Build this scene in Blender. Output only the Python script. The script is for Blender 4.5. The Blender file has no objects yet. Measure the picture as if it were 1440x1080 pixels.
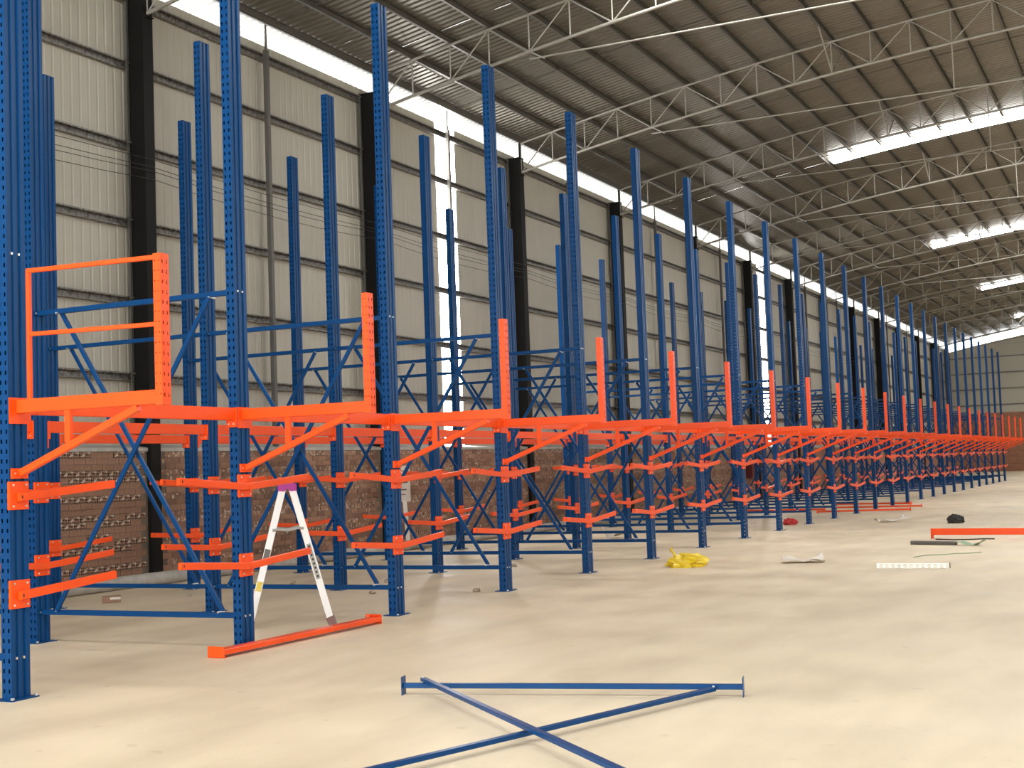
import bpy, math, random
from mathutils import Vector, Matrix, noise
random.seed(7)
SC = bpy.context.scene
COL = SC.collection

# ------------------------------------------------------------------ camera
F_PX, YAW, PITCH, ROLL, CAM_H = 1895.75, 0.448475, 0.0631644, -0.0363292, 1.6
fw = Vector((-math.sin(YAW)*math.cos(PITCH), math.cos(YAW)*math.cos(PITCH), math.sin(PITCH)))
r0 = Vector((math.cos(YAW), math.sin(YAW), 0)); u0 = r0.cross(fw)
rt = math.cos(ROLL)*r0 + math.sin(ROLL)*u0
up = -math.sin(ROLL)*r0 + math.cos(ROLL)*u0
cd = bpy.data.cameras.new('camera'); cam = bpy.data.objects.new('camera', cd); COL.objects.link(cam)
cd.sensor_width = 36; cd.lens = F_PX/1440*36; cd.clip_end = 500; cd.clip_start = .05
m = Matrix((rt, up, -fw)).transposed().to_4x4(); m.translation = (0, 0, CAM_H); cam.matrix_world = m
SC.camera = cam

# ------------------------------------------------------------------ world: bright overcast sky, seen and admitted through the openings
w = bpy.data.worlds.new('overcast_sky'); SC.world = w; w.use_nodes = True
bg = w.node_tree.nodes['Background']; bg.inputs[0].default_value = (.95, .98, 1, 1); bg.inputs[1].default_value = 9.5
SC.view_settings.view_transform = 'Standard'; SC.view_settings.look = 'None'; SC.view_settings.gamma = 1
SC.view_settings.use_curve_mapping = False; SC.view_settings.exposure = 0.02
SKYLIGHT = 24.0

# ------------------------------------------------------------------ materials
def mat(name, col, rough=.5, metal=0, spec=.5, noise_s=0, noise_a=0, bump=0, col2=None, emit=0, rand=0, island=False):
    mt = bpy.data.materials.new(name); mt.use_nodes = True
    nt = mt.node_tree; b = nt.nodes['Principled BSDF']; L = nt.links.new
    b.inputs['Base Color'].default_value = (*col, 1); b.inputs['Roughness'].default_value = rough
    b.inputs['Metallic'].default_value = metal; b.inputs['Specular IOR Level'].default_value = spec
    if emit:
        b.inputs['Emission Color'].default_value = (1, .99, .97, 1); b.inputs['Emission Strength'].default_value = emit
    if noise_s or rand:
        c = nt.nodes.new('ShaderNodeRGB'); c.outputs[0].default_value = (*col, 1); src = c.outputs[0]
        if noise_s:
            tc = nt.nodes.new('ShaderNodeTexCoord')
            nz = nt.nodes.new('ShaderNodeTexNoise'); nz.inputs['Scale'].default_value = noise_s; nz.inputs['Detail'].default_value = 6
            nz.inputs['Roughness'].default_value = .6
            L(tc.outputs['Object'], nz.inputs['Vector'])
            mr = nt.nodes.new('ShaderNodeMapRange'); mr.inputs[1].default_value = .35; mr.inputs[2].default_value = .68
            mr.inputs[3].default_value = 0; mr.inputs[4].default_value = noise_a
            L(nz.outputs[0], mr.inputs[0])
            mx = nt.nodes.new('ShaderNodeMix'); mx.data_type = 'RGBA'
            L(mr.outputs[0], mx.inputs[0]); L(src, mx.inputs[6])
            mx.inputs[7].default_value = (*(col2 or tuple(x*.6 for x in col)), 1); src = mx.outputs[2]
            if bump:
                bp = nt.nodes.new('ShaderNodeBump'); bp.inputs['Strength'].default_value = bump; bp.inputs['Distance'].default_value = .01
                L(nz.outputs[0], bp.inputs['Height']); L(bp.outputs[0], b.inputs['Normal'])
        if rand:
            if island:
                g = nt.nodes.new('ShaderNodeNewGeometry'); ro = g.outputs['Random Per Island']
            else:
                g = nt.nodes.new('ShaderNodeObjectInfo'); ro = g.outputs['Random']
            mr2 = nt.nodes.new('ShaderNodeMapRange'); mr2.inputs[3].default_value = 1-rand; mr2.inputs[4].default_value = 1+rand
            L(ro, mr2.inputs[0])
            hs = nt.nodes.new('ShaderNodeHueSaturation'); L(src, hs.inputs['Color']); L(mr2.outputs[0], hs.inputs['Value'])
            src = hs.outputs[0]
        L(src, b.inputs['Base Color'])
    return mt
M = {}
M['blue'] = mat('blue_powder_coat', (.001, .046, .158), .32, spec=.2, noise_s=3, noise_a=.25, col2=(.001, .036, .122))
M['orange'] = mat('orange_powder_coat', (.86, .080, .006), .33, spec=.35, noise_s=3, noise_a=.3, col2=(.78, .066, .005))
M['bolt'] = mat('zinc_bolt', (.75, .75, .72), .3, .8)
M['black'] = mat('black_steel_paint', (.005, .0045, .004), .6, spec=.2, noise_s=2, noise_a=.4, col2=(.009, .007, .006))
M['pipe'] = mat('galvanised_pipe', (.36, .34, .295), .45, .25, noise_s=4, noise_a=.5, col2=(.24, .22, .185))
M['purlin'] = mat('galvanised_purlin', (.11, .10, .082), .5, .35)
M['girt'] = mat('galvanised_girt', (.075, .068, .058), .45, .4, noise_s=18, noise_a=.9, col2=(.32, .30, .27))
M['roof'] = mat('zinc_roof_sheet', (.205, .190, .158), .40, .45, rand=.07)
M['clad'] = mat('off_white_cladding', (.43, .405, .335), .55, noise_s=1.2, noise_a=.3, col2=(.36, .335, .275), rand=.04)
M['fibre'] = mat('translucent_daylight_sheet', (.8, .8, .8), .6, emit=SKYLIGHT)
M['cement'] = mat('cement_render', (.47, .44, .39), .85, noise_s=5, noise_a=.6, bump=.4)
M['mortar'] = mat('mortar', (.19, .145, .105), .9, noise_s=8, noise_a=.5)
M['brick'] = mat('red_brown_brick', (.30, .165, .105), .85, noise_s=9, noise_a=.6, col2=(.19, .10, .066), rand=.3, island=True)
M['ladder'] = mat('white_aluminium', (.80, .79, .77), .35, .25)
M['purple'] = mat('purple_plastic', (.35, .03, .22), .4)
M['brown'] = mat('brown_rubber', (.16, .085, .075), .6)
M['grey'] = mat('grey_steel', (.12, .112, .10), .45, .3)
M['lgrey'] = mat('light_grey_steel', (.34, .33, .30), .4, .4)
M['dark'] = mat('dark_rubber', (.015, .013, .012), .6)
M['yellow'] = mat('yellow_plastic_bag', (.78, .58, .03), .3, noise_s=9, noise_a=.5, col2=(.5, .34, .02))
M['paper'] = mat('white_paper', (.66, .60, .52), .6)
M['redbag'] = mat('red_plastic', (.5, .03, .03), .4)
M['wine'] = mat('dark_red_paint', (.12, .012, .015), .4)
M['green'] = mat('pale_green_film', (.26, .34, .22), .35)
M['perf'] = mat('galvanised_strip', (.66, .63, .57), .35, .3)
M['label_yellow'] = mat('yellow_sticker', (.6, .45, .08), .5)
M['slab'] = mat('brown_brick_piece', (.30, .17, .11), .8, noise_s=20, noise_a=.6)
M['stone'] = mat('rubble_stone', (.36, .29, .21), .9)

def brick_holes(src, name):
    mt = src.copy(); mt.name = name; nt = mt.node_tree; L = nt.links.new; b = nt.nodes['Principled BSDF']
    tc = nt.nodes.new('ShaderNodeTexCoord'); mp = nt.nodes.new('ShaderNodeMapping'); mp.inputs['Scale'].default_value = (1, 30, 22)
    L(tc.outputs['Object'], mp.inputs[0])
    v = nt.nodes.new('ShaderNodeTexVoronoi'); v.inputs['Scale'].default_value = 1; v.inputs['Randomness'].default_value = .2
    L(mp.outputs[0], v.inputs['Vector'])
    r = nt.nodes.new('ShaderNodeValToRGB'); r.color_ramp.elements[0].position = .30; r.color_ramp.elements[1].position = .40
    r.color_ramp.elements[0].color = (.012, .008, .006, 1); r.color_ramp.elements[1].color = (1, 1, 1, 1)
    L(v.outputs['Distance'], r.inputs[0])
    mx = nt.nodes.new('ShaderNodeMix'); mx.data_type = 'RGBA'; mx.blend_type = 'MULTIPLY'; mx.inputs[0].default_value = 1
    old = b.inputs['Base Color'].links[0].from_socket
    L(old, mx.inputs[6]); L(r.outputs[0], mx.inputs[7])
    # pale mortar dabs squeezed into some of the holes
    v2 = nt.nodes.new('ShaderNodeTexNoise'); v2.inputs['Scale'].default_value = 17; L(tc.outputs['Object'], v2.inputs['Vector'])
    r2 = nt.nodes.new('ShaderNodeValToRGB'); r2.color_ramp.elements[0].position = .56; r2.color_ramp.elements[1].position = .62
    L(v2.outputs[0], r2.inputs[0])
    mx2 = nt.nodes.new('ShaderNodeMix'); mx2.data_type = 'RGBA'; mx2.inputs[7].default_value = (.52, .42, .31, 1)
    L(r2.outputs[0], mx2.inputs[0]); L(mx.outputs[2], mx2.inputs[6]); L(mx2.outputs[2], b.inputs['Base Color'])
    return mt
M['brick_h'] = brick_holes(M['brick'], 'perforated_brick')

def brick_texture(name, axis):
    mt = bpy.data.materials.new(name); mt.use_nodes = True; nt = mt.node_tree; L = nt.links.new; b = nt.nodes['Principled BSDF']
    tc = nt.nodes.new('ShaderNodeTexCoord'); mp = nt.nodes.new('ShaderNodeMapping')
    mp.inputs['Rotation'].default_value = (math.pi/2, 0, 0) if axis == 'x' else (0, -math.pi/2, -math.pi/2)
    sx = nt.nodes.new('ShaderNodeSeparateXYZ'); L(tc.outputs['Object'], sx.inputs[0])
    cx = nt.nodes.new('ShaderNodeCombineXYZ')
    L(sx.outputs['X' if axis == 'x' else 'Y'], cx.inputs['X']); L(sx.outputs['Z'], cx.inputs['Y'])
    nt.nodes.remove(mp)
    bt = nt.nodes.new('ShaderNodeTexBrick'); bt.inputs['Scale'].default_value = 1
    bt.inputs['Brick Width'].default_value = .25; bt.inputs['Row Height'].default_value = .1; bt.inputs['Mortar Size'].default_value = .006
    bt.inputs['Color1'].default_value = (.36, .15, .085, 1); bt.inputs['Color2'].default_value = (.25, .105, .06, 1)
    bt.inputs['Mortar'].default_value = (.25, .19, .14, 1)
    L(cx.outputs[0], bt.inputs['Vector']); L(bt.outputs['Color'], b.inputs['Base Color']); b.inputs['Roughness'].default_value = .85
    return mt
M['brick_y'] = brick_texture('far_brickwork_along', 'y'); M['brick_x'] = brick_texture('far_brickwork_across', 'x')

def floor_material():
    mt = bpy.data.materials.new('concrete_floor'); mt.use_nodes = True; nt = mt.node_tree; L = nt.links.new; b = nt.nodes['Principled BSDF']
    tc = nt.nodes.new('ShaderNodeTexCoord')
    def nz(scale, detail, stretch=(1, 1, 1)):
        mp = nt.nodes.new('ShaderNodeMapping'); mp.inputs['Scale'].default_value = stretch; L(tc.outputs['Object'], mp.inputs[0])
        n = nt.nodes.new('ShaderNodeTexNoise'); n.inputs['Scale'].default_value = scale; n.inputs['Detail'].default_value = detail
        L(mp.outputs[0], n.inputs['Vector']); return n
    def ramp(n, a, b_, c0, c1):
        r = nt.nodes.new('ShaderNodeValToRGB'); r.color_ramp.elements[0].position = a; r.color_ramp.elements[1].position = b_
        r.color_ramp.elements[0].color = (*c0, 1); r.color_ramp.elements[1].color = (*c1, 1); L(n.outputs[0], r.inputs[0]); return r
    r1 = ramp(nz(.45, 8), .3, .7, (.66, .55, .38), (.79, .67, .485))
    r2 = ramp(nz(1.7, 6, (1, .35, 1)), .32, .6, (.86, .85, .84), (1, 1, 1))
    r3 = ramp(nz(7, 3), .66, .74, (1, 1, 1), (.80, .79, .77))
    mx = nt.nodes.new('ShaderNodeMix'); mx.data_type = 'RGBA'; mx.blend_type = 'MULTIPLY'; mx.inputs[0].default_value = 1
    L(r1.outputs[0], mx.inputs[6]); L(r2.outputs[0], mx.inputs[7])
    mx2 = nt.nodes.new('ShaderNodeMix'); mx2.data_type = 'RGBA'; mx2.blend_type = 'MULTIPLY'; mx2.inputs[0].default_value = .6
    L(mx.outputs[2], mx2.inputs[6]); L(r3.outputs[0], mx2.inputs[7]); L(mx2.outputs[2], b.inputs['Base Color'])
    rr = ramp(nz(.9, 5), .35, .65, (.42,)*3, (.62,)*3); L(rr.outputs[0], b.inputs['Roughness'])
    b.inputs['Specular IOR Level'].default_value = .35
    bp = nt.nodes.new('ShaderNodeBump'); bp.inputs['Strength'].default_value = .15; bp.inputs['Distance'].default_value = .01
    L(nz(30, 4).outputs[0], bp.inputs['Height']); L(bp.outputs[0], b.inputs['Normal'])
    return mt
M['floor'] = floor_material()

# ------------------------------------------------------------------ mesh helpers
class MB:
    def __init__(s): s.v = []; s.f = []; s.m = []; s.smooth = []
    def add(s, vs, fs, mi=0, sm=False):
        o = len(s.v); s.v += [tuple(v) for v in vs]; s.f += [tuple(i+o for i in f) for f in fs]; s.m += [mi]*len(fs); s.smooth += [sm]*len(fs)
        return s
    def box(s, x0, x1, y0, y1, z0, z1, mi=0):
        vs = [(x, y, z) for z in (z0, z1) for y in (y0, y1) for x in (x0, x1)]
        return s.add(vs, [(0, 2, 3, 1), (4, 5, 7, 6), (0, 1, 5, 4), (2, 6, 7, 3), (0, 4, 6, 2), (1, 3, 7, 5)], mi)
    def bar(s, p0, p1, w, h, ch=.004, upv=(0, 0, 1), mi=0, w1=None, h1=None):
        "chamfered bar from p0 to p1, w across, h along upv"
        p0 = Vector(p0); p1 = Vector(p1); d = (p1-p0).normalized(); upv = Vector(upv)
        a = d.cross(upv)
        if a.length < 1e-4: a = d.cross(Vector((1, 0, 0)))
        a.normalize(); b = a.cross(d).normalized()
        vs = []
        for p, ww, hh in ((p0, w, h), (p1, w1 or w, h1 or h)):
            x, y = ww/2, hh/2; c = min(ch, x*.8, y*.8)
            sec = [(-x+c, -y), (x-c, -y), (x, -y+c), (x, y-c), (x-c, y), (-x+c, y), (-x, y-c), (-x, -y+c)] if c > 0 else [(-x, -y), (x, -y), (x, y), (-x, y)]
            vs += [p+a*i+b*j for i, j in sec]
        n = len(vs)//2
        return s.add(vs, [(i, (i+1) % n, n+(i+1) % n, n+i) for i in range(n)]+[tuple(range(n))[::-1], tuple(range(n, 2*n))], mi)
    def tube(s, p0, p1, r, n=8, mi=0, caps=True, r1=None):
        p0 = Vector(p0); p1 = Vector(p1); d = (p1-p0).normalized()
        a = d.cross(Vector((0, 0, 1)))
        if a.length < 1e-3: a = d.cross(Vector((1, 0, 0)))
        a.normalize(); b = a.cross(d)
        vs = [p+(a*math.cos(t)+b*math.sin(t))*rr for p, rr in ((p0, r), (p1, r1 or r)) for t in [2*math.pi*i/n for i in range(n)]]
        s.add(vs, [(i, (i+1) % n, n+(i+1) % n, n+i) for i in range(n)], mi, True)
        if caps: s.add(vs, [tuple(range(n))[::-1], tuple(range(n, 2*n))], mi)
        return s
    def sweep(s, pts, r, n=6, mi=0):
        vs = []; pts = [Vector(p) for p in pts]
        for i, p in enumerate(pts):
            d = (pts[min(i+1, len(pts)-1)]-pts[max(i-1, 0)]).normalized()
            a = d.cross(Vector((0, 0, 1)))
            if a.length < 1e-3: a = d.cross(Vector((1, 0, 0)))
            a.normalize(); b = a.cross(d)
            vs += [p+(a*math.cos(2*math.pi*k/n)+b*math.sin(2*math.pi*k/n))*r for k in range(n)]
        fs = [(i*n+k, i*n+(k+1) % n, (i+1)*n+(k+1) % n, (i+1)*n+k) for i in range(len(pts)-1) for k in range(n)]
        s.add(vs, fs, mi, True)
        return s.add(vs[:n]+vs[-n:], [tuple(range(n))[::-1], tuple(range(n, 2*n))], mi)
    def extrude(s, prof, axis, a0, a1, mi=0):
        "open profile (list of 2D) swept along an axis: 'y' -> (x,z), 'z' -> (x,y)"
        f = (lambda p, t: (p[0], t, p[1])) if axis == 'y' else (lambda p, t: (p[0], p[1], t))
        n = len(prof); vs = [f(p, a0) for p in prof]+[f(p, a1) for p in prof]
        return s.add(vs, [(i, i+1, n+i+1, n+i) for i in range(n-1)], mi)
    def perf(s, o, du, dv, width, height, holes, pitch, hh, mi=0):
        "flat strip with real punched slots"
        o = Vector(o); du = Vector(du); dv = Vector(dv)
        q = lambda a0, a1, b0, b1: s.add([o+du*a0+dv*b0, o+du*a1+dv*b0, o+du*a1+dv*b1, o+du*a0+dv*b1], [(0, 1, 2, 3)], mi)
        n = int(height/pitch); z = 0
        for i in range(n):
            q(0, width, z, z+pitch-hh); e = 0
            for h0, h1 in holes: q(e, h0, z+pitch-hh, z+pitch); e = h1
            q(e, width, z+pitch-hh, z+pitch); z += pitch
        if height-z > 1e-4: q(0, width, z, height)
        return s
    def mesh(s, name, *mats):
        me = bpy.data.meshes.new(name); me.from_pydata(s.v, [], s.f)
        for k in mats: me.materials.append(M[k])
        me.polygons.foreach_set('material_index', s.m); me.polygons.foreach_set('use_smooth', s.smooth); me.update()
        return me

def ob(name, me, parent=None, loc=None, rot=None, label=None, cat=None, group=None, kind=None):
    o = bpy.data.objects.new(name, me); COL.objects.link(o)
    if parent: o.parent = parent
    if loc is not None: o.location = loc
    if rot is not None: o.rotation_euler = rot
    if label: o['label'] = label
    if cat: o['category'] = cat
    if group: o['group'] = group
    if kind: o['kind'] = kind
    return o
ORD = ['first', 'second', 'third', 'fourth', 'fifth', 'sixth', 'seventh', 'eighth', 'ninth', 'tenth', 'eleventh', 'twelfth', 'thirteenth', 'fourteenth',
       'fifteenth', 'sixteenth', 'seventeenth', 'eighteenth', 'nineteenth', 'twentieth', 'twenty-first', 'twenty-second', 'twenty-third',
       'twenty-fourth', 'twenty-fifth', 'twenty-sixth']

# ------------------------------------------------------------------ dimensions (metres)
XA, Y0, S, NL = -7.95, 7.659, 2.819, 26         # aisle-side uprights, first rack line, line spacing, number of lines
DB, DC = -2.587, -5.176                         # middle and wall-side uprights, measured from the aisle-side ones
HC = 7.056                                      # upright height
XW = -15.2                                      # inner face of the building's columns
YB, YE = -10.0, 115.3                           # rear opening and far end wall
XR = 23.29                                      # the other side of the hall
COLS_Y = [-4.3, 3.1, 10.4, 17.75, 25.2, 32.67, 40.05, 47.9, 55.2, 62.1, 69.25, 76.25, 83.6, 90.95, 98.3, 105.6, 112.9]
def zup(x): u = x-XW; return 10.39+.204*u-.0053*u*u      # upper chord of the arched trusses
def zroof(x): return zup(x)+.19

# ------------------------------------------------------------------ floor
ob('floor', MB().box(XW-.6, XR+.6, YB, YE+.4, -.2, 0).mesh('floor', 'floor'), label='beige concrete hall floor with faint stains', kind='structure')

# ------------------------------------------------------------------ ceiling: corrugated sheets on purlins
ceiling = ob('ceiling', None, label='arched roof of corrugated zinc sheets on steel purlins', kind='structure')
def roof_sheet(x0, x1, n, drop=0, width=1.2, per=6):
    mb = MB(); ys = []
    for i in range(per):
        b = i*width/per; c = width/per
        ys += [(b, 0), (b+c*.55, 0), (b+c*.67, .032), (b+c*.88, .032)]
    ys.append((width, 0)); k = len(ys); vs = []
    for j in range(n+1):
        x = x0+(x1-x0)*j/n
        vs += [(x, y, zroof(x)-drop+z*(.2 if drop else 1)) for y, z in ys]
    mb.add(vs, [(j*k+i, j*k+i+1, (j+1)*k+i+1, (j+1)*k+i) for j in range(n) for i in range(k-1)])
    return mb
XL, XE = XW-1.0, XR+1.0
SX0, SX1 = -9.4, 17.5
full = roof_sheet(XL, XE, 30).mesh('roof_sheet', 'roof')
sh_l = roof_sheet(XL, SX0, 8).mesh('roof_sheet_short', 'roof'); sh_r = roof_sheet(SX1, XE, 8).mesh('roof_sheet_short_b', 'roof')
sky_me = roof_sheet(SX0, SX1, 22, drop=.176, width=.8, per=4).mesh('daylight_sheet', 'fibre')
sky_rows = {-34, -17, 0, 18, 34, 51}
n0 = math.floor((YB-44)/1.2); n1 = math.ceil((YE+.6-44)/1.2)
for n in range(n0, n1):
    y = 44+1.2*n
    if n in sky_rows:
        ob('roof_sheet', sh_l, ceiling, (0, y, 0)); ob('roof_sheet', sh_r, ceiling, (0, y, 0))
        ob('daylight_sheet', sky_me, ceiling, (0, y+.2, 0), label='bright translucent daylight strip in the roof')
    else:
        ob('roof_sheet', full, ceiling, (0, y, 0))
NN = 41; DX = (XR-XW)/NN
NODES = [XW+DX*i for i in range(NN+1)]
pur = MB().extrude([(.03, .035), (.035, .02), (-.025, .02), (-.025, .175), (.035, .175), (.035, .155)], 'y', YB, YE).mesh('purlin', 'purlin')
for x in NODES:
    ob('purlin', pur, ceiling, (x, 0, zup(x)))
# thin sag rods that tie the purlins together, one row in each bay
sag = MB()
for i in range(NN): sag.bar((NODES[i], 0, zup(NODES[i])+.10), (NODES[i+1], 0, zup(NODES[i+1])+.10), .02, .02, 0)
sag_me = sag.mesh('sag_rod', 'purlin')
for a, b in zip(COLS_Y[:-1], COLS_Y[1:]): ob('sag_rod', sag_me, ceiling, (0, (a+b)/2, 0))

# ------------------------------------------------------------------ roof trusses
def zlo(x): return zup(x)-.79
upc = MB().sweep([(x, 0, zup(x)) for x in NODES], .030, 8).mesh('upper_chord', 'pipe')
loc_ = MB().sweep([(x, 0, zlo(x)) for x in NODES], .036, 8).mesh('lower_chord', 'pipe')
web_v = [MB().tube((x, 0, zlo(x)), (x, 0, zup(x)), .017, 6, caps=False).mesh('vertical', 'pipe') for x in NODES]
web_d = []
for i in range(NN):
    a, b = NODES[i], NODES[i+1]
    z0, z1 = (zlo(a), zup(b)) if i % 2 == 0 else (zup(a), zlo(b))
    web_d.append(MB().tube((a, 0, z0), (b, 0, z1), .017, 6, caps=False).mesh('diagonal', 'pipe'))
TX0, TX1, TZ = NODES[4], NODES[NN-4], 10.09
tie = MB().bar((TX0, 0, zlo(TX0)), (TX0+.35, 0, TZ), .03, .03, 0).tube((TX0, 0, TZ+.04), (TX1, 0, TZ), .019, 6).mesh('tie_rod', 'pipe')
hang = [MB().tube((x, 0, TZ), (x, 0, zlo(x)), .016, 6).mesh('hanger', 'pipe') for x in (NODES[12], NODES[20], NODES[28])]
fly = MB()
fly.tube((NODES[9], 0, zlo(NODES[9])), (NODES[9], 1.3, zup(NODES[9])+.04), .018, 6)
fly.tube((NODES[9], 0, zlo(NODES[9])), (NODES[9], -1.3, zup(NODES[9])+.04), .018, 6)
fly = fly.mesh('fly_brace', 'pipe')
stubp = MB().bar((XW-.03, 0, 9.98), (XW-.03, 0, 10.56), .06, .06).mesh('stub_post', 'black')
far_web = MB()
for i, x in enumerate(NODES): far_web.tube((x, 0, zlo(x)), (x, 0, zup(x)), .017, 5, caps=False)
for i in range(NN):
    a, b = NODES[i], NODES[i+1]
    z0, z1 = (zlo(a), zup(b)) if i % 2 == 0 else (zup(a), zlo(b))
    far_web.tube((a, 0, z0), (b, 0, z1), .017, 5, caps=False)
far_web = far_web.mesh('web', 'pipe')
VIS = 22
near_rest = MB()
for i in range(VIS, NN):
    a, b = NODES[i], NODES[i+1]
    z0, z1 = (zlo(a), zup(b)) if i % 2 == 0 else (zup(a), zlo(b))
    near_rest.tube((a, 0, z0), (b, 0, z1), .017, 5, caps=False).tube((b, 0, zlo(b)), (b, 0, zup(b)), .017, 5, caps=False)
near_rest = near_rest.mesh('web', 'pipe')
def where(y):
    k = (y-Y0)/S
    a = math.floor(k)
    if a < 0: return None
    if a >= NL-1: return 'in the %s bay past the last rack frame' % ORD[min(int((y-Y0-S*(NL-1))//7.0), 8)]
    return 'between the %s and %s rack frames' % (ORD[a], ORD[a+1])
first = None
for y in COLS_Y:
    wh = where(y)
    lab = 'arched grey pipe roof truss ' + (wh if wh else ('just ahead of the first rack frame' if y < 0 else 'a little before the first rack frame'))
    t = ob('roof_truss', None, None, (0, y, 0), label=lab, cat='roof truss', group='arched roof trusses', kind='thing')
    ob('upper_chord', upc, t); ob('lower_chord', loc_, t); ob('tie_rod', tie, t)
    for h in hang: ob('hanger', h, t)
    ob('fly_brace', fly, t); ob('stub_post', stubp, t, label='short black post on the wall column')
    if 15 < y < 66:
        for i in range(VIS+1): ob('vertical', web_v[i], t)
        for i in range(VIS): ob('diagonal', web_d[i], t)
        ob('web', near_rest, t, kind='stuff')
    else:
        ob('web', far_web, t, kind='stuff')

# ------------------------------------------------------------------ left wall: brick base, cladding, girts, posts
wall = ob('wall_left', None, label='long side wall of brick below and off-white cladding sheets above', kind='structure')
XB, XP = XW-.08, XW-.42                        # brick face, cladding plane
HB = 2.12
core = ob('brick_base', MB().box(XB-.25, XB-.012, YB, YE, 0, HB).mesh('brick_base', 'mortar'), wall)
far_core = ob('brickwork', MB().box(XB-.02, XB, 60, YE, 0, HB).mesh('brickwork', 'brick_y'), wall)
near_core = ob('brickwork', MB().box(XB-.02, XB, YB, 10, 0, HB).mesh('brickwork', 'brick_y'), wall)
ob('coping', MB().add([(XB+.015, YB, HB), (XB+.015, YE, HB), (XB+.015, YE, HB+.06), (XB+.015, YB, HB+.06), (XP-.05, YB, HB+.13), (XP-.05, YE, HB+.13), (XP-.05, YB, HB), (XP-.05, YE, HB)],
   [(0, 1, 2, 3), (3, 2, 5, 4), (4, 5, 7, 6), (6, 7, 1, 0)]).mesh('coping', 'cement'), wall)
bl, bh = .24, .092
def bx(mb, y0, y1, z, d): return mb.box(XB-.03, XB+d, y0, y1, z, z+bh)
full_b = {k: MB().box(-.03, 0, 0, bl, 0, bh).mesh('brick', k) for k in ('brick', 'brick_h')}
head_b = {k: MB().box(-.03, 0, 0, .115, 0, bh).mesh('brick_header', k) for k in ('brick', 'brick_h')}
rest = {'brick': MB(), 'brick_h': MB()}
rb = random.Random(3); cnt = 0
for c in range(21):
    z = .006+c*.1007
    holes = c in (2, 5, 6, 9, 10, 13, 16, 17, 20)
    y = 10.0+(.125 if c % 2 else 0)-.2
    while y < 60:
        is_h = (holes and rb.random() < .92) or rb.random() < .04
        k = 'brick_h' if is_h else 'brick'
        L = bl
        d = rb.uniform(-.006, .004)
        inside_col = any(cy-.125 < y+L and y < cy+.125 for cy in COLS_Y)
        if not inside_col:
            if 14.15 < y < 17.7 and cnt < 300:
                ob('brick', full_b[k], core, (XB+d, y, z)); cnt += 1
            else:
                bx(rest[k], y, y+L, z, d)
        y += L+.011
for k in rest: ob('brick_course', rest[k].mesh('brick_course_'+k, k), core, kind='stuff')
# cladding sheets
def clad_mesh(h0, h1, matk, width=1.0, per=5):
    mb = MB(); ys = []
    for i in range(per):
        b = i*width/per; c = width/per
        ys += [(b, 0), (b+c*.7, 0), (b+c*.78, -.007), (b+c*.92, -.007)]
    ys.append((width, 0)); n = len(ys)
    vs = [(d, y, z) for z in (h0, h1) for y, d in ys]
    mb.add(vs, [(i, i+1, n+i+1, n+i) for i in range(n-1)])
    return mb.mesh('cladding_sheet', matk)
cl = clad_mesh(HB+.08, 10.16, 'clad'); clw = clad_mesh(HB+.08, 10.75, 'fibre')
y = 28.6-39.0
while y < YE:
    if any(abs(y-a) < .01 for a in (28.6, 57.6)):
        ob('daylight_sheet', clw, wall, (XP, y, 0), label='bright translucent daylight sheet in the wall')
    else:
        ob('cladding_sheet', cl, wall, (XP, y, 0))
    y += 1.0
girt_prof = [(.0, -.05), (.07, -.05), (.07, -.035), (.064, -.05), (.064, .045), (.07, .05), (.0, .05)]
gm = MB().extrude([(.005, -.07), (.10, -.07), (.10, -.055), (.095, -.055), (.095, -.065), (.02, -.065), (.02, .065), (.12, .065), (.12, .045), (.125, .045), (.125, .07), (.005, .07)], 'y', YB, YE)
gme = gm.mesh('girt', 'girt')
for z in (3.38, 4.66, 5.99, 7.32, 8.70, 9.87): ob('girt', gme, wall, (XP+.003, 0, z))
post_me = MB().bar((0, 0, HB+.08), (0, 0, 10.0), .09, .09).tube((0, 0, 10.0), (0, 0, 10.62), .03, 8, r1=.018).mesh('wall_post', 'grey')
for a, b in zip(COLS_Y[:-1], COLS_Y[1:]): ob('wall_post', post_me, wall, (XP+.18, (a+b)/2, 0))
eave = MB().box(XW-.04, XW+.02, YB, YE, zup(XW)+.0, zup(XW)+.16).mesh('eave_purlin', 'purlin')
ob('eave_purlin', eave, ceiling)

# building columns (H section, black)
def hcol():
    mb = MB(); D, B = .32, .25
    mb.box(-D, -D+.014, -B/2, B/2, 0, 9.98); mb.box(-.014, 0, -B/2, B/2, 0, 9.98); mb.box(-D+.014, -.014, -.006, .006, 0, 9.98)
    return mb
web_plates = MB().box(-.306, -.014, -.118, -.112, 0, 9.98).box(-.306, -.014, .112, .118, 0, 9.98).mesh('boxing_plate', 'black')
hc = hcol().mesh('h_section', 'black')
cap = MB().box(-.34, .02, -.14, .14, 9.98, 9.995).box(.0, .09, -.06, .06, 9.50, 9.515).mesh('cap_plate', 'black')
jamb = MB().box(-.36, -.322, -.17, -.127, HB+.1, 10.0).mesh('flashing', 'grey')
for y in COLS_Y:
    wh = where(y) or ('just ahead of the first rack frame' if y < 0 else 'a little before the first rack frame')
    lab = 'black steel wall column against the brick ' + wh
    c = ob('steel_column', None, None, (XW, y, 0), label=lab, cat='column', group='black wall columns', kind='structure')
    ob('shaft', hc, c); ob('boxing_plate', web_plates, c); ob('cap_plate', cap, c); ob('flashing', jamb, c, label='grey flashing strip')

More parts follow.
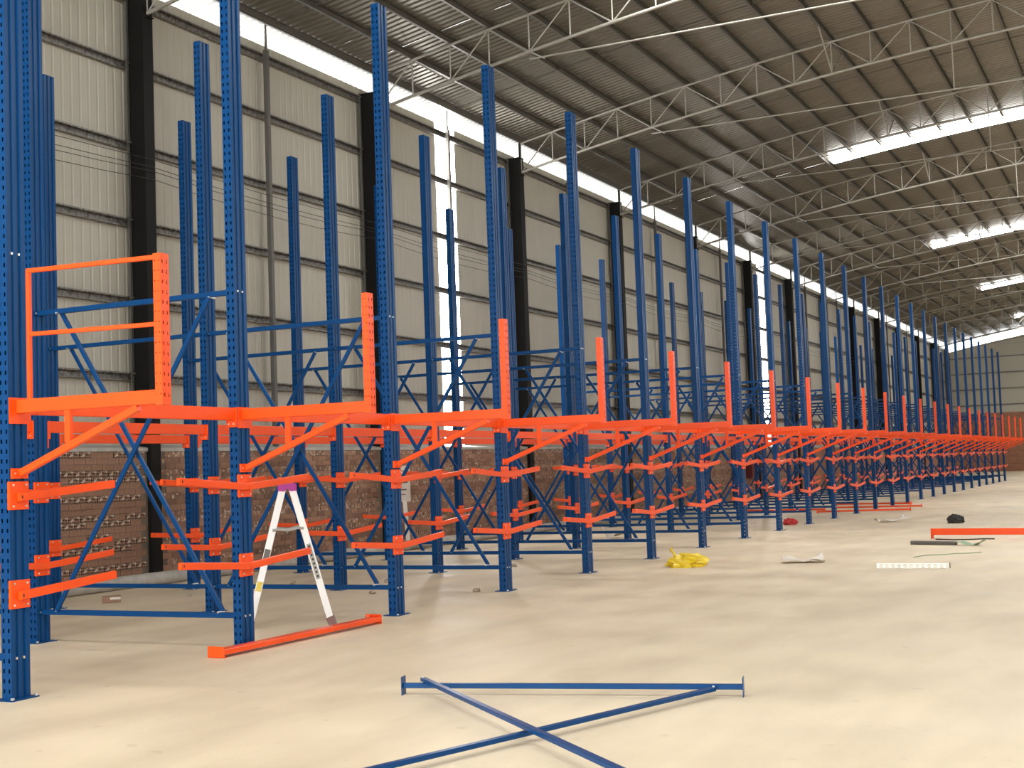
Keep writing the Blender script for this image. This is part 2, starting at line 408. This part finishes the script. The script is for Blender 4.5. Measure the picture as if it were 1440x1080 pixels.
# cables strung along the columns
for i, (z, dz) in enumerate(((7.06, .0), (6.93, .02), (6.86, .0), (6.72, .03))):
    pts = []
    ys = [5.0]+COLS_Y[2:12]
    for a, b in zip(ys[:-1], ys[1:]):
        for k in range(6):
            t = k/6; pts.append((XW+.05, a+(b-a)*t, z-.06*4*t*(1-t)*(1+i*.3)))
    pts.append((XW+.05, ys[-1], z))
    ob('cable', MB().sweep(pts, .006, 5).mesh('cable', 'dark'), label='thin dark cable strung along the black columns, %s from the top' % ORD[i], cat='cable', group='cables along the wall')

# ------------------------------------------------------------------ far end wall
wf = ob('wall_far', None, label='far end wall of red brick below and pale cladding above', kind='structure')
ob('brickwork', MB().box(XP-.1, XR+.4, YE, YE+.25, 0, 4.75).mesh('brickwork', 'brick_x'), wf)
pan = MB(); xs = [XP-.1+i*1.0 for i in range(41)]
vs = [(x, YE+.05, 4.7) for x in xs]+[(x, YE+.05, max(zroof(x), 10.4)-.62) for x in xs]
pan.add(vs, [(i, i+1, 41+i+1, 41+i) for i in range(40)])
ob('cladding', pan.mesh('cladding', 'clad'), wf)
for z in (5.4, 6.7, 8.0, 9.3): ob('girt', MB().box(XP, XR, YE-.03, YE+.04, z-.05, z+.05).mesh('girt_far', 'girt'), wf)
for x in (3.8, 11.2, 18.6): ob('wall_post', MB().box(x-.1, x+.1, YE-.16, YE-.035, 0, zroof(x)-.3).mesh('wall_post_far', 'grey'), wf)
# ------------------------------------------------------------------ rear and opposite walls (outside the frame, openings shaped for the light they admit)
wb = ob('wall_back', None, label='unseen rear end wall with a wide gate opening sized to admit light', kind='structure')
GX0, GX1, GZ = -15.0, 1.5, 8.8  # unseen gate, set wide and towards the racks so sky light reaches them
bw = MB()
bw.box(XP-.1, GX0, YB-.2, YB, 0, 10.4); bw.box(GX1, XR+.4, YB-.2, YB, 0, 10.4); bw.box(GX0, GX1, YB-.2, YB, GZ, 10.4)
ob('cladding', bw.mesh('cladding_back', 'clad'), wb)
wr = ob('wall_right', None, label='unseen opposite side wall of brick and cladding, left open high up for light', kind='structure')
ob('brickwork', MB().box(XR+.1, XR+.35, YB, YE, 0, HB).mesh('brickwork_r', 'brick_y'), wr)
ob('cladding', MB().box(XR+.40, XR+.42, YB, YE, HB, 8.8).mesh('cladding_r', 'clad'), wr)  # cladding stops below the roof, an added opening that brightens racks and floor

# ------------------------------------------------------------------ cantilever racks
W, D = .10, .185
def upright():
    mb = MB(); x, y = W/2, D/2
    holes = [(.016, .031), (W-.031, W-.016)]
    mb.perf((-x, -y, .01), (1, 0, 0), (0, 0, 1), W, HC-.01, holes, .0752, .031)
    mb.perf((x, y, .01), (-1, 0, 0), (0, 0, 1), W, HC-.01, holes, .0752, .031)
    prof = [(x, -y), (x, -.056), (x-.016, -.051), (x-.016, -.022), (x-.004, -.017), (x-.004, .017), (x-.016, .022), (x-.016, .051), (x, .056), (x, y)]
    mb.extrude(prof, 'z', .01, HC); mb.extrude([(-a, -b) for a, b in prof], 'z', .01, HC)
    mb.add([(-x, -y, HC-.004), (x, -y, HC-.004), (x, y, HC-.004), (-x, y, HC-.004)], [(0, 1, 2, 3)])
    for z in (.31, 3.40):
        for yy in (-.036, .036): mb.box(x-.016, x-.002, yy-.009, yy+.009, z-.009, z+.009, 1)
    return mb.mesh('upright', 'blue', 'bolt')
up_me = upright()
base_me = MB().box(-.10, .10, -.135, .135, 0, .01).box(-.09, -.07, -.125, -.105, .01, .025, 1).box(.07, .09, -.125, -.105, .01, .025, 1)\
    .box(-.09, -.07, .105, .125, .01, .025, 1).box(.07, .09, .105, .125, .01, .025, 1).mesh('base_plate', 'blue', 'bolt')
def plate_mesh(hz, wy, name):
    mb = MB().box(W/2, W/2+.008, -wy, wy, -hz, hz)
    mb.box(W/2-.02, W/2+.008, -wy-.006, -wy, -hz, hz); mb.box(W/2-.02, W/2+.008, wy, wy+.006, -hz, hz)
    for sy in (-1, 1):
        for sz in (-1, 1):
            mb.tube((W/2+.008, sy*(wy-.024), sz*(hz-.026)), (W/2+.016, sy*(wy-.024), sz*(hz-.026)), .009, 6, 1)
    return mb.mesh(name, 'orange', 'bolt')
plate_me = plate_mesh(.107, .088, 'mounting_plate')
AX = W/2+.008+.0205
def arm_mesh(sgn, y):
    mb = MB().bar((AX, sgn*.002 if y is None or sgn < 0 else -.03, -.012), (AX, sgn*1.0, .062), .038, .066, .005)
    if y is None: return mb.mesh('arm', 'orange')
    # the punched slot near the root end of the channel
    zc = -.012+.074*abs(y)
    mb.box(AX+.0185, AX+.0196, y-.007, y+.007, zc-.012, zc+.012, 1)
    return mb.mesh('arm', 'orange', 'dark')
arm_f, arm_0, arm_b = arm_mesh(1, None), arm_mesh(1, -.008), arm_mesh(-1, -.965)
LV = (.79, 1.537)
BW = -DB-W
hb = lambda name: MB().bar((-W/2, 0, 0), (DB+W/2, 0, 0), .045, .052, .003).mesh(name, 'blue')
brace_me = hb('horizontal_brace')
ZB, ZT = .31, 3.40
def diag(sgn):
    off = .038*sgn
    a, b = ((-.27, ZB+.03), (DB+.33, ZT-.02)) if sgn > 0 else ((DB+.27, ZB+.02), (-.30, ZT-.03))
    mb = MB().bar((a[0], off, a[1]), (b[0], off, b[1]), .028, .046, .003, upv=(1, 0, .65) if sgn > 0 else (-1, 0, .65))
    for px, pz in (a, b): mb.tube((px, -.05, pz), (px, .05, pz), .01, 6, 1)
    return mb.mesh('diagonal_brace', 'blue', 'bolt')
dg1, dg2 = diag(1), diag(-1)
# walkway bracket
LB = 1.47
brk_me = MB().bar((W/2, 0, 2.217), (LB-.03, 0, 2.217), .05, .105, .005).mesh('walkway_bracket', 'orange')
strut_me = MB().bar((W/2+.02, 0, 1.705), (1.24, 0, 2.148), .045, .055, .005).mesh('bracket_strut', 'orange')
stub_me = MB().bar((.565, 0, 1.92), (.565, 0, 2.165), .04, .055, .004).mesh('bracket_stub', 'orange')
bplate_me = MB().box(W/2, W/2+.008, -.09, .09, 2.085, 2.285).mesh('bracket_plate', 'orange')
sp = MB().box(W/2, W/2+.02, -.08, .08, 1.665, 1.745)
for sy in (-1, 1): sp.tube((W/2+.02, sy*.055, 1.705), (W/2+.028, sy*.055, 1.705), .009, 6, 1)
splate_me = sp.mesh('strut_plate', 'orange', 'bolt')
def end_post():
    mb = MB(); x, y, z0, h = .033, .047, 2.165, 1.09
    mb.perf((-x, -y, z0), (1, 0, 0), (0, 0, 1), 2*x, h, [(.012, .020), (2*x-.020, 2*x-.012)], .0745, .012)
    mb.perf((x, y, z0), (-1, 0, 0), (0, 0, 1), 2*x, h, [(.012, .020), (2*x-.020, 2*x-.012)], .0745, .012)
    mb.perf((x, -y, z0), (0, 1, 0), (0, 0, 1), 2*y, h, [(.018, .030), (2*y-.030, 2*y-.018)], .0745, .026)
    mb.perf((-x, y, z0), (0, -1, 0), (0, 0, 1), 2*y, h, [(.018, .030), (2*y-.030, 2*y-.018)], .0745, .026)
    mb.add([(-x, -y, z0+h-.004), (x, -y, z0+h-.004), (x, y, z0+h-.004), (-x, y, z0+h-.004)], [(0, 1, 2, 3)])
    mb.box(-x, x, -y, y, z0-.01, z0)
    return mb.mesh('end_post', 'orange')
post_o = end_post()
NO_DIAG = {(2, 1, -1)}                          # (line, bay, diagonal) that the photo does not show
for k in range(NL):
    if k == 0: lab = 'blue cantilever rack frame carrying the orange handrail, end of the row'
    elif k == 1: lab = 'blue cantilever rack frame next to the handrail one, stepladder standing behind its aisle upright'
    elif k == NL-1: lab = 'blue cantilever rack frame closing the row near the far end wall'
    else: lab = '%s blue cantilever rack frame counted from the one with the handrail' % ORD[k]
    t = ob('cantilever_rack', None, None, (XA, Y0+k*S, 0), label=lab, cat='rack', group='cantilever rack frames')
    for r, dx in enumerate((0, DB, DC)):
        u = ob('upright', up_me, t, (dx, 0, 0), (0, 0, 0)); ob('base_plate', base_me, u)
        for z in LV:
            pl = ob('mounting_plate', plate_me, t, (dx, 0, z), label='orange bolted mounting plate' if k == 0 else None)
            ob('arm', arm_f if k else arm_0, pl)
            if k: ob('arm', arm_b, pl)
    for b, dx in enumerate((0, DB)):
        ob('horizontal_brace', brace_me, t, (dx, 0, ZB)); ob('horizontal_brace', brace_me, t, (dx, 0, ZT))
        if (k, b, 1) not in NO_DIAG: ob('diagonal_brace', dg1, t, (dx, 0, 0))
        if (k, b, -1) not in NO_DIAG: ob('diagonal_brace', dg2, t, (dx, 0, 0))
    br = ob('walkway_bracket', brk_me, t)
    ob('bracket_strut', strut_me, br); ob('bracket_stub', stub_me, br); ob('bracket_plate', bplate_me, br); ob('strut_plate', splate_me, br)
    ob('end_post', post_o, t, (LB, 0, 0), label='orange perforated post at the walkway edge')
    if k == 0:
        ob('handrail', MB().bar((.165, 0, 3.255), (LB-.033, 0, 3.235), .03, .034).mesh('handrail', 'orange'), t, label='orange top handrail tube')
        ob('mid_rail', MB().bar((.19, 0, 2.765), (LB-.033, 0, 2.745), .03, .032).mesh('mid_rail', 'orange'), t)
        ob('rail_stile', MB().bar((.18, 0, 2.269), (.18, 0, 3.24), .034, .034).mesh('rail_stile', 'orange'), t)

# orange tie beams between neighbouring rack lines
TL = S-D-.008
def tie_beam(flip=False):
    return MB().bar((0, .004, 0), (0, TL, 0), .05, .122, .005).mesh('tie_beam', 'orange')
tb_me = tie_beam()
ep = MB().box(-.05, .05, 0, .006, -.125, .062).box(-.05, .05, .006, .03, -.125, -.062).box(.044, .05, .0, .04, -.125, .062)
for sx in (-1, 1): ep.tube((sx*.03, .03, -.095), (sx*.03, .037, -.095), .009, 6, 1)
ep_a = ep.mesh('end_plate', 'orange', 'bolt')
def add_tie(loc, rot, label, group):
    b = ob('tie_beam', tb_me, None, loc, rot, label=label, cat='beam', group=group, kind='thing')
    ob('end_plate', ep_a, b, (0, .001, 0)); ob('end_plate', ep_a, b, (0, TL+.003, 0), (0, 0, math.pi))
    return b
for dx, side in ((0, 'aisle side'), (DB, 'middle row'), (DC, 'wall side')):
    for k in range(NL-1):
        add_tie((XA+dx, Y0+k*S+D/2+.002, 2.219), None, 'orange tie beam on the %s between the %s and %s rack frames' % (side, ORD[k], ORD[k+1]), 'orange tie beams between rack frames')

# ------------------------------------------------------------------ things on the floor
def lying(p0, p1, z, roll, label, group='loose orange beams on the floor'):
    p0 = Vector((*p0, z)); p1 = Vector((*p1, z)); a = math.atan2(p1.y-p0.y, p1.x-p0.x)-math.pi/2
    m_ = Matrix.Rotation(a, 4, 'Z') @ Matrix.Rotation(roll, 4, 'Y')
    return add_tie(p0, m_.to_euler(), label, group)
lying((-7.77, 9.86), (-7.72, 12.5), .052, math.pi/2, 'loose orange beam lying flat at the foot of the stepladder')
lying((-4.09, 26.66), (-1.5, 26.3), .127, 0, 'loose orange beam standing on its end plates across the open floor')
lying((-9.2, 39.2), (-6.75, 39.75), .052, math.pi/2, 'loose orange beam on the floor, front one of three beside the uprights')
lying((-9.35, 42.2), (-6.85, 42.26), .052, math.pi/2, 'loose orange beam on the floor, middle one of three beside the uprights')
lying((-10.0, 45.3), (-7.45, 44.65), .052, math.pi/2, 'loose orange beam on the floor, rear one of three beside the uprights')
lying((-12.0, 41.2), (-9.6, 41.0), .052, math.pi/2, 'loose orange beam on the floor under the racks behind the three')

# braced frame laid flat near the camera
xb = ob('brace_frame', None, None, (-5.07, 8.54, 0), label='blue cross-braced frame laid flat on the open floor', cat='brace frame')
e = Vector((2.39, .49, 0)); ln = e.length; eu = e/ln; ev = Vector((eu.y, -eu.x, 0))
xb.rotation_euler = (0, 0, math.atan2(e.y, e.x))
ob('horizontal_brace', MB().bar((.003, 0, .066), (ln-.003, 0, .066), .038, .036, .003).mesh('horizontal_brace_loose', 'blue'), xb)
epl = MB().box(-.006, .0, -.045, .045, .0, .132).mesh('end_plate_loose', 'blue')
ob('end_plate', epl, xb, (0.003, 0, 0)); ob('end_plate', epl, xb, (ln+.003, 0, 0))
def loc2(p): d = Vector((p[0]+5.07, p[1]-8.54, 0)); return (d.dot(eu), d.dot(Vector((-eu.y, eu.x, 0))))
def ldiag(a, b, z0, z1, ext):
    a = Vector((*loc2(a), z0)); b = Vector((*loc2(b), z1)); d = (b-a)
    d3 = d*(ext/d.length)
    return MB().bar(a, a+d3, .045, .028, .003).tube(a+Vector((0, 0, -.02)), a+Vector((0, 0, .022)), .009, 6, 1).mesh('diagonal_brace_loose', 'blue', 'bolt')
ob('diagonal_brace', ldiag((-4.938, 8.60), (-3.46, 7.212), .105, .095, 3.6), xb)
ob('diagonal_brace', ldiag((-2.86, 8.93), (-3.46, 7.212), .060, .058, 3.6), xb)

# stepladder
LADX, LADY = -8.648, 12.219
lad = ob('stepladder', None, None, (LADX, LADY, 0), label='white aluminium folding stepladder with purple hinges behind the second upright', cat='ladder')
vd = Vector((LADX, LADY, 0)).normalized()                # runs away from the viewer: the ladder is seen side-on
lad.rotation_euler = (0, 0, math.atan2(vd.y, vd.x)-math.pi/2)   # local +y = away, local +x = to the right
HL, SP, WD = 1.50, .44, .40
def lx(s, z): return s*(.045+(SP-.045)*(1-z/HL))
for yy in (-WD/2, WD/2):
    for s in (-1, 1):
        rl = ob('rail', MB().bar((lx(s, .03), yy, .03), (lx(s, HL-.02), yy, HL-.02), .025, .075, .004, upv=(1, 0, .3)).mesh('rail', 'ladder'), lad)
        ob('foot', MB().bar((lx(s, 0)+s*.012, yy, .0), (lx(s, .09), yy, .09), .034, .09, .006, upv=(1, 0, .3)).mesh('foot', 'brown'), rl, label='brown rubber foot')
        hub = MB().tube((s*.048, yy-.022, HL), (s*.048, yy+.022, HL), .05, 14).box(min(s*.03, s*.10), max(s*.03, s*.10), yy-.02, yy+.02, HL-.045, HL+.03)
        ob('hinge', hub.mesh('hinge', 'purple'), rl, label='purple plastic hinge')
        if yy < 0 and s > 0:
            st = MB(); z0, z1 = .50, .88
            st.bar((lx(1, z0), yy-.0135, z0), (lx(1, z1), yy-.0135, z1), .004, .045, .001, upv=(1, 0, .3), mi=0)
            for i in range(8):
                z = z0+.03+(z1-z0-.06)*i/7; st.tube((lx(1, z), yy-.0155, z), (lx(1, z), yy-.018, z), .012, 8, 1)
            ob('locking_strip', st.mesh('locking_strip', 'lgrey', 'dark'), rl, label='grey strip with a row of dark holes')
        if yy < 0 and s < 0:
            ob('sticker', MB().bar((lx(-1, .70), yy-.0135, .70), (lx(-1, .84), yy-.0135, .84), .003, .06, .001, upv=(-1, 0, .3)).mesh('sticker_dark', 'grey'), rl)
            ob('sticker', MB().bar((lx(-1, .40), yy-.0135, .40), (lx(-1, .50), yy-.0135, .50), .003, .06, .001, upv=(-1, 0, .3)).mesh('sticker_yellow', 'label_yellow'), rl)
for s in (-1, 1):
    for z in (.28, .56, .84, 1.12): ob('rung', MB().bar((lx(s, z), -WD/2, z), (lx(s, z), WD/2, z), .03, .03).mesh('rung', 'ladder'), lad)
for yy in (-WD/2-.018, WD/2+.018):
    ob('spreader', MB().sweep([(lx(-1, 1.04), yy, 1.04), (-.1, yy, 1.045), (0, yy, 1.03), (.1, yy, 1.055), (lx(1, 1.05), yy, 1.05)], .016, 6).mesh('spreader', 'lgrey'), lad)

# crumpled bags and scraps
def crumple(name, size, seed, matk, loc, rotz, label, cat, amp=.35, freq=2.5, n=(20, 12), flat=True):
    mb = MB(); vs = []; nu, nv = n
    for j in range(nv+1):
        ph = math.pi*j/nv
        for i in range(nu):
            th = 2*math.pi*i/nu
            d = Vector((math.sin(ph)*math.cos(th), math.sin(ph)*math.sin(th), math.cos(ph)))
            k = 1+amp*noise.noise(d*freq+Vector((seed, seed*2.3, 0)))+amp*.5*noise.noise(d*freq*2.7+Vector((0, seed, seed)))
            vs.append(Vector((d.x*size[0]*k, d.y*size[1]*k, d.z*size[2]*k)))
    zmin = -.55*size[2]
    vs = [Vector((v.x, v.y, max(v.z, zmin)-zmin)) for v in vs]
    mb.add(vs, [(j*nu+i, (j+1)*nu+i, (j+1)*nu+(i+1) % nu, j*nu+(i+1) % nu) for j in range(nv) for i in range(nu)])
    return ob(name, mb.mesh(name, matk), None, loc, (0, 0, rotz), label=label, cat=cat)
yb = crumple('plastic_bag', (.30, .20, .13), 4.2, 'yellow', (-6.75, 20.0, 0), .2, 'crumpled yellow plastic bag on the floor beside the uprights', 'bag', .45, 3)
ob('knot', MB().sweep([(-.16, 0, .12), (-.19, .01, .22), (-.24, .0, .27), (-.21, .02, .30)], .022, 6).mesh('knot', 'yellow'), yb)
def sheet(name, w_, d_, matk, loc, rotz, label, cat, h=.05, seed=1, n=10):
    mb = MB(); vs = []
    for t in (0, .006):
        for i in range(n+1):
            for j in range(n+1):
                x, y = (i/n-.5)*w_, (j/n-.5)*d_
                z = .004+max(0, h*(.5+noise.noise(Vector((x*5+seed, y*5, seed)))))*(.25+abs(i/n-.5)*1.5)
                vs.append((x+.03*noise.noise(Vector((y*9, seed, 0))), y+.03*noise.noise(Vector((x*9, 0, seed))), z+t))
    k = (n+1)*(n+1)
    f = [(i*(n+1)+j, (i+1)*(n+1)+j, (i+1)*(n+1)+j+1, i*(n+1)+j+1) for i in range(n) for j in range(n)]
    mb.add(vs, [tuple(reversed(a)) for a in f]+[tuple(k+b for b in a) for a in f])
    edge = [j for j in range(n+1)]+[i*(n+1)+n for i in range(1, n+1)]+[n*(n+1)+j for j in range(n-1, -1, -1)]+[i*(n+1) for i in range(n-1, 0, -1)]
    mb.add(vs, [(edge[i], edge[(i+1) % len(edge)], k+edge[(i+1) % len(edge)], k+edge[i]) for i in range(len(edge))])
    return ob(name, mb.mesh(name, matk), None, loc, (0, 0, rotz), label=label, cat=cat)
sheet('paper_sack', .62, .4, 'paper', (-5.14, 20.85, 0), .3, 'flattened off-white paper sack on the floor', 'sack', .14, 3)
crumple('red_bag', (.17, .14, .10), 1.7, 'redbag', (-8.36, 32.8, 0), .4, 'small red plastic bag near the feet of the uprights', 'bag', .4, 3)
sheet('plastic_film', .75, .35, 'paper', (-6.05, 33.45, 0), .7, 'white and pink plastic film lying on the floor', 'film', .16, 8)
crumple('black_bag', (.19, .15, .13), 9.1, 'dark', (-4.43, 32.4, 0), 0, 'small black bag on the open floor', 'bag', .3, 2.2)
gb = MB().box(0, .85, -.045, .045, 0, .055)
for i in range(12): gb.box(.02+i*.07, .05+i*.07, -.047, .047, .0, .057)
g = ob('wrapped_bundle', MB().bar((-.42, 0, .035), (.42, 0, .035), .085, .07, .015).mesh('wrapped_bundle', 'grey'), None, (-3.77, 24.75, 0), (0, 0, -.3), label='grey steel bar bundle with green film at one end', cat='bundle')
ob('wrapping_film', sheet('tmp_film', .5, .2, 'green', (0, 0, 0), 0, None, None, .12, 5).data, g, (.66, 0, 0))
bpy.data.objects.remove(bpy.data.objects['tmp_film'])
ob('twine', MB().sweep([(-3.63, 21.76, .008), (-3.5, 22.15, .008), (-3.25, 22.3, .008), (-3.1, 22.45, .012), (-2.9, 22.55, .008), (-2.74, 22.78, .008)], .008, 5).mesh('twine', 'green'),
   label='thin greenish twine curled on the floor', cat='twine')
ob('wire', MB().sweep([(-3.95, 26.2, .012), (-3.6, 26.0, .012), (-3.3, 26.05, .012), (-3.1, 26.2, .012), (-2.9, 26.15, .012)], .012, 5).mesh('wire', 'dark'), label='dark wire lying in front of the raised orange beam', cat='wire')
# punched steel angle
ps = MB()
ps.perf((-.5, 0, .004), (0, 1, 0), (1, 0, 0), .075, 1.0, [(.03, .045)], .083, .04)
ps.perf((-.5, 0, .08), (0, 0, -1), (1, 0, 0), .076, 1.0, [(.02, .036), (.048, .062)], .083, .045)
ps.box(.497, .5, 0, .07, .004, .08, 1)
ob('punched_angle', ps.mesh('punched_angle', 'perf', 'dark'), None, (-3.29, 19.62, 0), (0, 0, -.01), label='short galvanised punched steel angle lying on the floor', cat='steel angle')
# brick piece, stones, pipe along the wall, notice, boxes
bk = ob('loose_brick', MB().bar((-.12, 0, .048), (.12, 0, .048), .115, .09, .006).mesh('loose_brick', 'slab'), None, (-12.92, 14.14, 0), (0, 0, .75), label='loose brown brick on the floor in front of the pipe', cat='brick')
ob('mortar_patch', MB().box(-.02, .12, -.0585, -.0575, .045, .075).mesh('mortar_patch', 'paper'), bk)
for i, (x, y, s) in enumerate(((-8.32, 15.98, .055), (-9.76, 20.1, .06), (-12.3, 15.0, .03), (-9.7, 15.6, .05), (-10.4, 17.2, .07), (-11.9, 16.9, .05))):
    where_s = ['just in front of the fourth rack frame', 'behind the fifth rack frame', 'near the loose brick', 'behind the stepladder', 'under the fourth rack frame', 'by the wall-side foot of the fourth rack frame'][i]
    o = crumple('stone', (s, s*.8, s*.6), i*3.3, 'stone', (x, y, 0), i, 'small rubble stone on the floor '+where_s, 'stone', .5, 2, (10, 6)); o['group'] = 'rubble stones'
pts = [(-14.25+.05*math.sin(y*.7), y, .1) for y in [11+i*1.0 for i in range(36)]]
ob('floor_pipe', MB().sweep(pts, .1, 12).mesh('floor_pipe', 'cement'), label='long grey pipe lying on the floor along the brick wall', cat='pipe')
nt_ = ob('notice_board', MB().box(XB, XB+.02, 25.72, 26.27, .97, 1.77).mesh('notice_board', 'paper'), None, label='pale notice sheet fixed to the brick wall', cat='notice')
for i, (z0, z1) in enumerate(((1.64, 1.66), (1.38, 1.44), (1.22, 1.25), (1.12, 1.14))):
    ob('print_line', MB().box(XB+.0205, XB+.0215, 25.80, 26.2-.05*i, z0, z1).mesh('print_line', 'grey'), nt_)
ob('plank', MB().bar((-14.9, 25.5, .0), (-15.2, 25.9, .98), .09, .03, .003).mesh('plank', 'paper'), label='pale plank leaning on the brick below the notice sheet', cat='plank')
bxo = ob('switch_box', MB().box(XB, XB+.12, 34.9, 35.25, .3, .85).mesh('switch_box', 'paper'), label='small pale box on the brick wall', cat='box')
ob('lid', MB().box(XB+.12, XB+.125, 34.93, 35.22, .33, .82).mesh('lid', 'paper'), bxo)
sheet('white_sack', .5, .4, 'paper', (-11.1, 28.0, 0), .3, 'white sack on the floor under the racks', 'sack', .3, 11)
rc = ob('red_cabinet', MB().box(XB+.01, XB+.25, 53.2, 54.1, .9, 1.55).mesh('red_cabinet', 'wine'), label='dark red cabinet on the brick wall', cat='cabinet')
ob('door', MB().box(XB+.25, XB+.265, 53.24, 54.06, .93, 1.52).mesh('door', 'wine'), rc)
